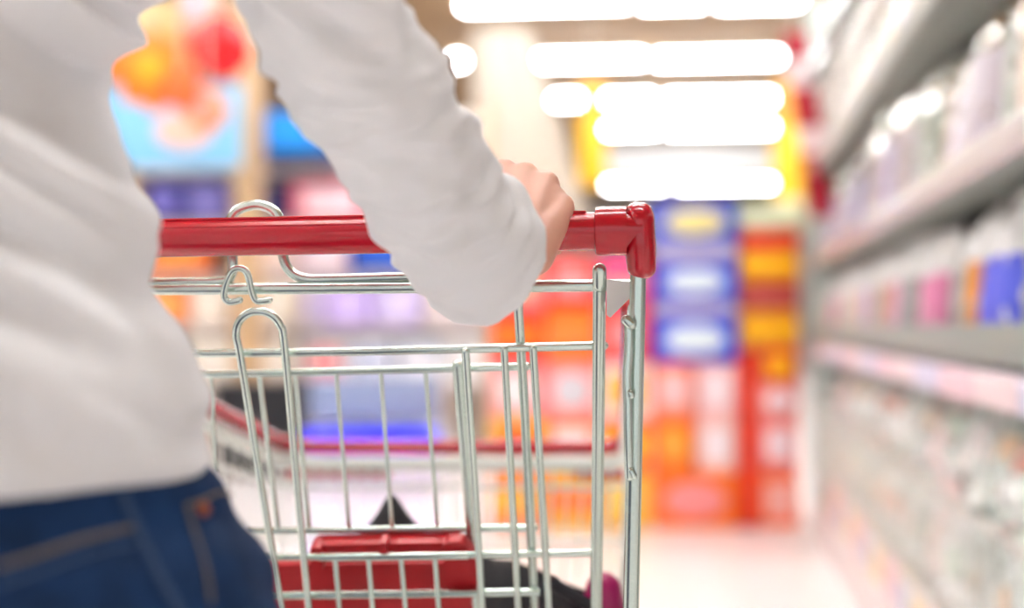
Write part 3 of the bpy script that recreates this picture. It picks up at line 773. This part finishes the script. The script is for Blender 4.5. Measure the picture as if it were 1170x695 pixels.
# ================================================================== BAG IN THE BASKET
b = MB(); rr = []
ctrl = [(380, 640, .01), (400, 622, .03), (425, 594, .06), (447, 568, .07), (470, 594, .09), (490, 612, .1), (520, 622, .11), (556, 634, .12), (600, 646, .12), (640, 664, .11), (672, 676, .09), (692, 694, .04)]
Dbag = 1.16
for i, (x, y, hd) in enumerate(ctrl):
    pass
cp = smooth_path([V((x, y, hd)) for x, y, hd in ctrl], 5)
for p in cp:
    top = at(p.x, p.y, Dbag); zb = .505; hgt = max(top.z - zb, .03)
    ring = []
    for j in range(32):
        a = 2 * math.pi * j / 32
        wz = (math.sin(a) + 1) / 2; sharp = 1 - .78 * wz ** 1.5
        ring.append(V((top.x, top.y + math.cos(a) * p.z * sharp * 1.1 + .02 * noise.noise(V((top.x * 14, a, 3))), zb + hgt * wz + .006 * noise.noise(V((top.x * 30, a * 2, 1))))))
    rr.append(ring)
b.rings(rr)
bag = b.build('fabric_bag', mat('black_fabric', (16, 14, 18), .75, bump=(90, .4, .003))); tag(bag, 'slumped black fabric bag lying in the cart basket', 'bag')
b = MB()
p0 = at(600, 660, 1.08); b.tube(smooth_path([p0 + V((0, -.02, -.05)), p0 + V((.02, -.03, .0)), at(640, 672, 1.05), at(686, 700, 1.05)], 6), .006, 8); b.build('strap', mat('strap', (30, 26, 34), .6), bag)
b = MB(); pm = at(690, 698, 1.12)
b.tube([V((pm.x, pm.y, .50)), V((pm.x, pm.y, .55)), V((pm.x, pm.y, pm.z - .01)), pm + Z * .0], [.03, .032, .032, .02], 20, round_end=True)
o = b.build('tumbler', cmat((190, 20, 110), .3)); tag(o, 'small magenta tumbler at the right end of the basket beside the black bag', 'tumbler')
b = MB(); b.tube([pm + Z * .005, pm + Z * .02], [.022, .018], 16, round_end=True); b.build('lid', cmat((160, 10, 90), .3), o)

# ================================================================== THE PERSON
def remesh(mb, name, m, parent, root, voxel, smooth_it=3, fac=.5):
    o = mb.build(name, m, None, None)
    r = o.modifiers.new('r', 'REMESH'); r.mode = 'VOXEL'; r.voxel_size = voxel; r.use_smooth_shade = True
    if smooth_it:
        s = o.modifiers.new('s', 'SMOOTH'); s.iterations = smooth_it; s.factor = fac
    dg = bpy.context.evaluated_depsgraph_get()
    me = bpy.data.meshes.new_from_object(o.evaluated_get(dg))
    o.modifiers.clear(); old = o.data; o.data = me; bpy.data.meshes.remove(old)
    for p in me.polygons: p.use_smooth = True
    off = V(root.location); 
    me.transform(Matrix.Translation(-off))
    if not me.materials: me.materials.append(m)
    o.parent = parent
    return o
def ell(c, ux, uy, rx, ry, n=96, p=2.0, disp=None):
    out = []
    for j in range(n):
        a = 2 * math.pi * j / n; ca, sa = math.cos(a), math.sin(a)
        k = 1.0
        if p != 2: k = (abs(ca) ** p + abs(sa) ** p) ** (-1 / p)
        q = c + ux * (ca * rx * k) + uy * (sa * ry * k)
        if disp:
            d = disp(q, a); q = q + (ux * ca + uy * sa) * d
        out.append(q)
    return out
def cr_interp(rows, n):
    """Catmull-Rom over numeric rows."""
    A = np.array(rows, float); P = np.vstack([2 * A[0] - A[1], A, 2 * A[-1] - A[-2]]); out = []
    for i in range(1, len(P) - 2):
        for k in range(n):
            t = k / n; a, b_, c0, d = P[i - 1], P[i], P[i + 1], P[i + 2]
            out.append(.5 * (2 * b_ + (c0 - a) * t + (2 * a - 5 * b_ + 4 * c0 - d) * t * t + (3 * b_ - a - 3 * c0 + d) * t ** 3))
    out.append(A[-1]); return out

PX = -.36
person = empty('person', V((PX, .62, 0)), 'person in a white long-sleeved top and dark blue jeans pushing the shopping cart', 'person')
m_skin = mat('skin', (224, 170, 147), .45, sss=.15, bump=(350, .12, .0006), vary=.05, vscale=30)
m_shirt = mat('white_knit', (238, 238, 239), .9, spec=.2, sheen=.15, bump=(900, .25, .0005))
m_jeans = mat('denim', (22, 50, 88), .85, spec=.2, bump=(500, .6, .0012), vary=.75, vscale=38)
m_stitch = mat('denim_stitch', (120, 110, 100), .8)

def shirt_disp(q, a):
    x, y, z = q
    # diagonal drapes on the side and back, stronger towards the hem
    w1 = noise.noise(V((x * 4 + 2, y * 4, z * 24 + x * 14))); w1 = (.45 - abs(w1) * 2.2)
    w2 = noise.noise(V((x * 8, y * 8 + 4, z * 44 + x * 26 + 7)))
    w3 = noise.noise(V((x * 22, y * 22, z * 16)))
    return .013 * w1 + .011 * w2 + .003 * w3
# rows: z, cx, cy, rx, ry
tor = [(.870, -.353, .635, .181, .122), (.880, -.353, .635, .181, .122), (.895, -.354, .635, .178, .121), (.923, -.352, .638, .175, .118), (.992, -.362, .645, .159, .110),
       (1.036, -.368, .652, .159, .107), (1.068, -.375, .660, .138, .104), (1.088, -.377, .664, .134, .104), (1.108, -.380, .670, .137, .108), (1.135, -.380, .675, .158, .112), (1.18, -.376, .685, .180, .118), (1.26, -.370, .700, .186, .120),
       (1.34, -.366, .712, .186, .110), (1.39, -.365, .716, .166, .090), (1.42, -.365, .718, .110, .070), (1.445, -.365, .722, .064, .062)]
TR = cr_interp(tor, 12)
b = MB()
rings = []
c0 = TR[0]
# hem turns inside: starts as a small inner ring so the volume is closed
for kz, ks in ((.03, .80), (.012, .93), (.002, .975)):
    rings.append(ell(V((c0[1], c0[2], c0[0] + kz)), X, Y, c0[3] * ks, c0[4] * ks, 128))
for r in TR:
    def dd(q, a, z=r[0]):
        amp = 1.0 if z > .9 else .8
        return shirt_disp(q, a) * amp
    rings.append(ell(V((r[1], r[2], r[0])), X, Y, r[3], r[4], 128, 2.15, dd))
b.rings(rings)
# right sleeve
ud = (Rv * -.32 - Uv * .95).normalized()
vd = (Rv * (.95 * .8) - Uv * (.32 * .8) - F * .6).normalized()
nd = ud.cross(vd)
if nd.dot(F) < 0: nd = -nd
SH_R = V((-.205, .70, 1.365))
elb = at(342, -70, .655)
cent = [(SH_R, .058), (lerp(SH_R, elb, .5), .050), (elb, .045), (at(392, 50, .69), .0435), (at(442, 128, .725), .0450), (at(482, 202, .765), .0460), (at(521, 257, .795), .0490), (at(550, 290, .820), .0555)]
rowsS = []
for i, (c, r) in enumerate(cent):
    p_ = cent[max(i - 1, 0)][0]; n_ = cent[min(i + 1, len(cent) - 1)][0]; t_ = (n_ - p_).normalized()
    if i == len(cent) - 1: t_ = nd
    if i == len(cent) - 2: t_ = (t_ * .5 + nd * .5).normalized()
    if i == len(cent) - 3: t_ = (t_ * .85 + nd * .15).normalized()
    rowsS.append((*c, *t_, r))
SR = cr_interp(rowsS, 18)
def sleeve_disp(s, a, q):
    # transverse folds, bunched above the forearm and fading to the cuff
    k = 1.0 if s < .78 else max(.4, 1 - (s - .78) * 3)
    w = .9 * noise.noise(V((math.cos(a) * 1.0, math.sin(a) * 1.0, s * 21 + 1.5 * math.sin(a + 1))))
    w2 = noise.noise(V((math.cos(a) * 1.6 + 5, math.sin(a) * 1.6, s * 38 + 2.2 * math.sin(a + 2))))
    w3 = noise.noise(V((math.cos(a) * 2.2 + 9, math.sin(a) * 2.2, s * 9)))
    w = 1 - abs(w) * 2.6
    return k * (.0050 * w + .0075 * w2) + .0040 * w3 - .001
rs = []; N = len(SR); prev = None
for i, r in enumerate(SR):
    c = V(r[:3]); t_ = V(r[3:6]).normalized(); u_ = (ud - t_ * ud.dot(t_)).normalized(); v_ = t_.cross(u_)
    s = i / (N - 1)
    ring = []
    for j in range(112):
        a = 2 * math.pi * j / 112
        rad = r[6] + sleeve_disp(s, a, None)
        rad *= 1 + .10 * s * max(0, math.cos(a)) * (1 if s > .6 else 0) * 0
        q = c + (u_ * math.cos(a) + v_ * math.sin(a)) * rad
        ring.append(q)
    rs.append(ring)
last = rs[-1]; cl = sum(last, V()) / len(last)
for dk, sk in ((.003, .985), (.0042, .955), (.003, .90), (.0, .84), (-.010, .76)):
    rs.append([cl + (p - cl) * sk + nd * dk for p in last])
b.rings(rs)
# left sleeve, mirrored reach to the bar's left part
LH = L(-.445, 0, ZB)
SH_L = V((-.525, .70, 1.365)); wl = LH + V((-.005, -.07, .03)); el = V((-.66, .60, 1.17))
cl2 = [(SH_L, .062), (lerp(SH_L, el, .5), .057), (el, .052), (lerp(el, wl, .5), .046), (lerp(el, wl, .9), .042)]
rowsL = []
for i, (c, r) in enumerate(cl2):
    t_ = (cl2[min(i + 1, 4)][0] - cl2[max(i - 1, 0)][0]).normalized(); rowsL.append((*c, *t_, r))
rs = []
SLr = cr_interp(rowsL, 14)
for i, r in enumerate(SLr):
    c = V(r[:3]); t_ = V(r[3:6]).normalized(); u_ = (X - t_ * X.dot(t_)).normalized(); v_ = t_.cross(u_); s = i / (len(SLr) - 1)
    rs.append([c + (u_ * math.cos(a) + v_ * math.sin(a)) * (r[6] + sleeve_disp(s, a, None)) for a in [2 * math.pi * j / 80 for j in range(80)]])
tl = V(SLr[-1][3:6]).normalized(); last = rs[-1]; cl = sum(last, V()) / len(last)
for dk, sk in ((.003, .97), (.003, .90), (0, .84), (-.02, .82)): rs.append([cl + (p - cl) * sk + tl * dk for p in last])
b.rings(rs)
for s_ in (SH_R, SH_L): b.ball(s_ + Z * -.004, .066, .95, 1, 1, 20)
shirt = remesh(b, 'shirt', m_shirt, person, person, .003, 3, .5); shirt['label'] = 'white long-sleeved knit top'
# cuff seam
# jeans
def jean_disp(q, a):
    x, y, z = q
    return .008 * noise.noise(V((x * 10, y * 10, z * 26))) + .005 * noise.noise(V((x * 24, y * 24, z * 40)))
jr = [(.93, -.352, .635, .146, .100), (.90, -.350, .635, .154, .104), (.878, -.348, .632, .170, .112), (.855, -.347, .630, .182, .122), (.83, -.345, .626, .200, .132), (.80, -.343, .622, .212, .139), (.76, -.343, .62, .220, .144), (.70, -.347, .62, .214, .142), (.66, -.347, .62, .205, .135)]
b = MB(); JR = cr_interp(jr, 8)
rings = [ell(V((r[1], r[2], r[0])), X, Y, r[3], r[4], 128, 2.1, jean_disp) for r in JR]
b.rings(rings)
def leg(hipx, kx, ky, fx, fy):
    pts = [(hipx, .62, .76, .098), (hipx, .62, .66, .092), (kx * .5 + hipx * .5, (.62 + ky) / 2, .56, .080), (kx, ky, .46, .064), ((kx + fx) / 2, (ky + fy) / 2 - .01, .30, .060), (fx, fy, .12, .050), (fx, fy, .085, .052)]
    R_ = cr_interp(pts, 8)
    return [ell(V(r[:3]), X, Y, r[3], r[3] * 1.05, 48, 2, jean_disp) for r in R_]
b.rings(leg(-.245, -.245, .66, -.25, .60)); b.rings(leg(-.450, -.45, .70, -.45, .74))
jeans = remesh(b, 'jeans', m_jeans, person, person, .004, 2); jeans['label'] = 'dark blue denim jeans'
# stitched details on the jeans: seam, pocket, rivet, waistband edge: laid on the surface by casting rays from a view point
jm = jeans.data
from mathutils.bvhtree import BVHTree
bv = BVHTree.FromPolygons([v.co + V(person.location) for v in jm.vertices], [tuple(p.vertices) for p in jm.polygons])
def on_jeans(px, py, lift=.001):
    d = ray(px, py).normalized(); h = bv.ray_cast(CAM, d)
    if h[0] is None: return None
    return h[0] + h[1] * lift
def seam(pts, r, name, m, lift=.001):
    P = [on_jeans(x, y, lift) for x, y in pts]; P = [p for p in P if p is not None]
    if len(P) < 2: return
    bb = MB(); bb.tube(smooth_path(P, 5), r, 8, round_end=True); return bb.build(name, m, jeans, person)
seam([(138, 562), (150, 590), (165, 625), (182, 660), (200, 692), (212, 720)], .0022, 'side_seam', mat('seam_denim', (50, 74, 110), .85))
seam([(212, 578), (222, 610), (234, 650), (240, 690)], .0010, 'pocket_stitch', m_stitch)
seam([(212, 578), (230, 572), (250, 563), (262, 566)], .0010, 'pocket_stitch', m_stitch)
seam([(0, 648), (40, 636), (80, 622), (120, 611), (150, 604)], .0014, 'yoke_seam', m_stitch)
seam([(0, 670), (40, 658), (80, 644), (120, 632), (152, 624)], .0011, 'yoke_seam', mat('seam_denim2', (60, 84, 120), .85))
p = on_jeans(229, 583, .001)
if p:
    bb = MB(); bb.ball(p, .0042, 1, .6, 1, 8); bb.build('rivet', mat('copper', (170, 96, 70), .35, metal=.8), jeans, person)

# body: one continuous skin
b = MB()
def cap(pts, rads, n=20): b.tube(pts, rads, n, round_end=True)
wr = at(589, 290, .838)
MCP = [at(576, 199, .902), at(600, 203, .895), at(624, 213, .886), at(642, 238, .874)]
barp = lambda px: hit(px, 266, 0)
fx = [583, 602, 619, 633]
rad = [(.0098, .0088, .0078, .0068), (.0100, .0088, .0078, .0068), (.0096, .0084, .0074, .0066), (.0088, .0074, .0066, .0058)]
bz = barp(600).z
for i in range(4):
    wq = wr + cr * ((i - 1.5) * .009) + Z * ((1.5 - i) * .0015)
    cap([wq, lerp(wq, MCP[i], .5) - cf * .0015 + Z * .002, MCP[i]], [.0150, .0140, rad[i][0] + .0016], 18)
    if i < 3: m2 = lerp(MCP[i], MCP[i + 1], .5) - Z * .0012 - cf * .0005; cap([wq, lerp(wq, m2, .5) + Z * .0015, m2], [.0145, .0140, .0104], 18)
    bc_ = L((barp(fx[i]) - O).dot(cr), 0, ZB)
    sc_ = [.96, 1.04, 1.0, .86][i]
    pip = bc_ + cf * (.033 * sc_) + Z * (.012); dip = bc_ + cf * .0265 - Z * .008; tip = bc_ + cf * .0235 - Z * .011
    cap([MCP[i], lerp(MCP[i], pip, .5) + (cf + Z) * .001, pip, dip, tip], [rad[i][0] + .0006, rad[i][1] - .0002, rad[i][1], rad[i][2], rad[i][3]], 16)
    b.ball(MCP[i] + Z * .0012, rad[i][0] + .0014, 1, 1, 1, 12)
# web fill and thumb
cap([wr + Z * .002, lerp(MCP[0], MCP[3], .5) * .6 + wr * .4, lerp(MCP[1], MCP[2], .5) - Z * .004], [.018, .015, .011], 18)
th0 = wr - cr * .018 + Z * .004; tb = L((barp(568) - O).dot(cr), 0, ZB)
cap([th0, tb - cf * .026 - Z * .004, tb - cf * .012 - cr * .010 - Z * .0235, tb + cf * .010 - cr * .012 - Z * .0260], [.015, .0115, .0095, .008], 16)
# forearm and upper arm
fa = [wr, lerp(wr, at(520, 256, .797), .35), at(530, 252, .797), at(432, 120, .725), elb, lerp(SH_R, elb, .45), SH_R]
cap(fa, [.023, .023, .027, .034, .034, .034, .030], 24)
# left hand
lw = wl
for i in range(4):
    bc_ = L(-.415 - .0175 * i, 0, ZB); mc = bc_ + Z * .030 - cf * .006; wq = lw + cr * (1.5 - i) * .009
    cap([wq, lerp(wq, mc, .5) + Z * .002, mc], [.0145, .0125, .0112], 16)
    cap([mc, bc_ + cf * .032 + Z * .010, bc_ + cf * .0235 - Z * .013, bc_ + cf * .005 - Z * .0235], [rad[i][0] + .0006, rad[i][1], rad[i][2], rad[i][3]], 14)
bc_ = L(-.395, 0, ZB)
cap([lw + cr * .018, bc_ - cf * .026, bc_ + cr * .008 - cf * .012 - Z * .0235, bc_ + cr * .010 + cf * .010 - Z * .026], [.015, .0115, .0095, .008], 16)
cap([lw, lerp(lw, el, .3), lerp(lw, el, .65), el, lerp(el, SH_L, .5), SH_L], [.024, .027, .032, .034, .034, .030], 24)
# torso and hips under the clothes, neck, head
b.rings([ell(V((r[1], r[2], r[0])), X, Y, r[3] * .86, r[4] * .86, 64) for r in cr_interp(tor[3:], 3)])
b.rings([ell(V((r[1], r[2], r[0])), X, Y, r[3] * .9, r[4] * .9, 64) for r in cr_interp(jr, 3)])
for (hx_, kx_, ky_, fx_, fy_) in ((-.245, -.245, .66, -.25, .60), (-.450, -.45, .70, -.45, .74)):
    cap([V((hx_, .62, .74)), V(((hx_ + kx_) / 2, (.62 + ky_) / 2, .6)), V((kx_, ky_, .46)), V(((kx_ + fx_) / 2, (ky_ + fy_) / 2 - .01, .32)), V((fx_, fy_, .10))], [.085, .072, .052, .050, .036], 24)
    cap([V((fx_, fy_, .07)), V((fx_, fy_ + .06, .05)), V((fx_, fy_ + .15, .035))], [.034, .03, .026], 16)
NB = V((PX - .003, .722, 1.42))
cap([NB - Z * .03, NB + Z * .05 + Y * .008, NB + Z * .11 + Y * .02], [.062, .052, .052], 24)
HC = V((PX - .003, .765, 1.60))
hd = [(-.112, .030, .028, .030), (-.100, .044, .040, .034), (-.08, .056, .058, .024), (-.05, .064, .078, .010), (-.02, .070, .090, .002), (.01, .074, .097, -.002), (.04, .076, .098, -.004), (.07, .070, .088, -.006), (.095, .052, .066, -.008), (.110, .026, .034, -.010), (.115, .006, .008, -.01)]
b.rings([ell(HC + Z * z + Y * yo, X, Y, rx, ry, 48) for z, rx, ry, yo in cr_interp(hd, 3)])
# face
cap([HC + V((0, .092, .012)), HC + V((0, .104, -.012)), HC + V((0, .114, -.030))], [.006, .009, .011], 12)      # nose
for s in (-1, 1):
    b.ball(HC + V((s * .010, .103, -.033)), .006, n=8); b.ball(HC + V((s * .031, .081, .004)), .0125, n=10)
    cap([HC + V((s * .014, .094, .022)), HC + V((s * .032, .090, .027)), HC + V((s * .050, .074, .022))], [.004, .0055, .004], 8)
    e = HC + V((s * .076, -.004, -.008)); cap([e + Z * .026, e + V((s * .010, -.010, .014)), e + V((s * .006, -.006, -.016)), e - Z * .026], [.006, .009, .007, .006], 10)
for dz, r_ in ((-.056, .0058), (-.066, .0066)): cap([HC + V((-.022, .082, dz)), HC + V((0, .095, dz + .001)), HC + V((.022, .082, dz))], [.003, r_, .003], 10)
body = remesh(b, 'body', m_skin, person, person, .0021, 4, .5)
# lips / eyes / brows
def hp(x, y, z): return HC + V((x, y, z))
bb = MB()
for s in (-1, 1): bb.ball(hp(s * .031, .0865, .004), .0095, 1, .8, .62, 12)
bb.build('eyes', mat('eye_white', (236, 232, 226), .2), body, person)
bb = MB()
for s in (-1, 1): bb.ball(hp(s * .031, .0925, .004), .0045, 1, .5, 1, 10)
bb.build('irises', mat('iris', (70, 44, 26), .15), body, person)
bb = MB(); bb.tube([hp(-.021, .088, -.061), hp(0, .1005, -.061), hp(.021, .088, -.061)], [.002, .0045, .002], 10, round_end=True); bb.build('lips', mat('lips', (190, 104, 98), .4), body, person)
# hair: shell over the skull with a low bun
bb = MB()
bb.rings([ell(HC + Z * z + Y * (yo - .016), X, Y, rx + .012, ry + .006, 64, 2, lambda q, a: .0015 * math.sin(a * 26)) for z, rx, ry, yo in cr_interp([(-.06, .060, .060, -.012), (-.03, .068, .076, -.012), (0, .073, .084, -.012), (.03, .076, .088, -.010), (.06, .074, .088, -.006), (.09, .060, .074, -.004), (.112, .034, .044, -.002), (.124, .008, .010, 0)], 4)])
bb.ball(HC + V((0, -.115, -.01)), .042, 1, .9, 1, 16)
bb.build('hair', mat('brown_hair', (66, 42, 28), .5), person, person)
# shoes
for (fx_, fy_) in ((-.25, .60), (-.45, .74)):
    bb = MB()
    shp = [(-.055, .012, .03), (-.045, .034, .075), (-.01, .040, .085), (.04, .038, .070), (.09, .044, .055), (.14, .046, .045), (.175, .034, .034), (.188, .012, .022)]
    bb.rings([[V((fx_ + math.cos(a) * w, fy_ + yy, max(.006, .012 + h / 2 + math.sin(a) * h / 2))) for a in [2 * math.pi * j / 28 for j in range(28)]] for yy, w, h in cr_interp(shp, 4)])
    sh = bb.build('shoe', mat('canvas_shoe', (230, 228, 224), .7), person, person)
    bb = MB(); bb.rings([[V((fx_ + math.cos(a) * w, fy_ + .066 + math.sin(a) * .128, z)) for a in [2 * math.pi * j / 40 for j in range(40)]] for z, w in ((0.0, .045), (.018, .047))]); bb.build('sole', m_white, sh, person)

# ================================================================== LIGHT, CAMERA
w = bpy.data.worlds.new('World'); sc.world = w; w.use_nodes = True
w.node_tree.nodes['Background'].inputs[0].default_value = (.93, .97, 1, 1)
w.node_tree.nodes['Background'].inputs[1].default_value = .45
cd = bpy.data.cameras.new('Camera'); cam = bpy.data.objects.new('Camera', cd); C.objects.link(cam)
cd.sensor_width = 36; cd.lens = FPX / 1170 * 36
M = Matrix((Rv, Uv, -F)).transposed().to_4x4(); M.translation = CAM; cam.matrix_world = M
cd.clip_start = .02; cd.clip_end = 200
cd.dof.use_dof = True; cd.dof.focus_distance = .885
cd.dof.aperture_fstop = 1.6; cd.dof.aperture_blades = 0
sc.camera = cam
sc.view_settings.view_transform = 'Standard'; sc.view_settings.look = 'None'; sc.view_settings.gamma = 1
sc.view_settings.use_curve_mapping = False
sc.view_settings.exposure = 1.25
sc.cycles.use_denoising = True
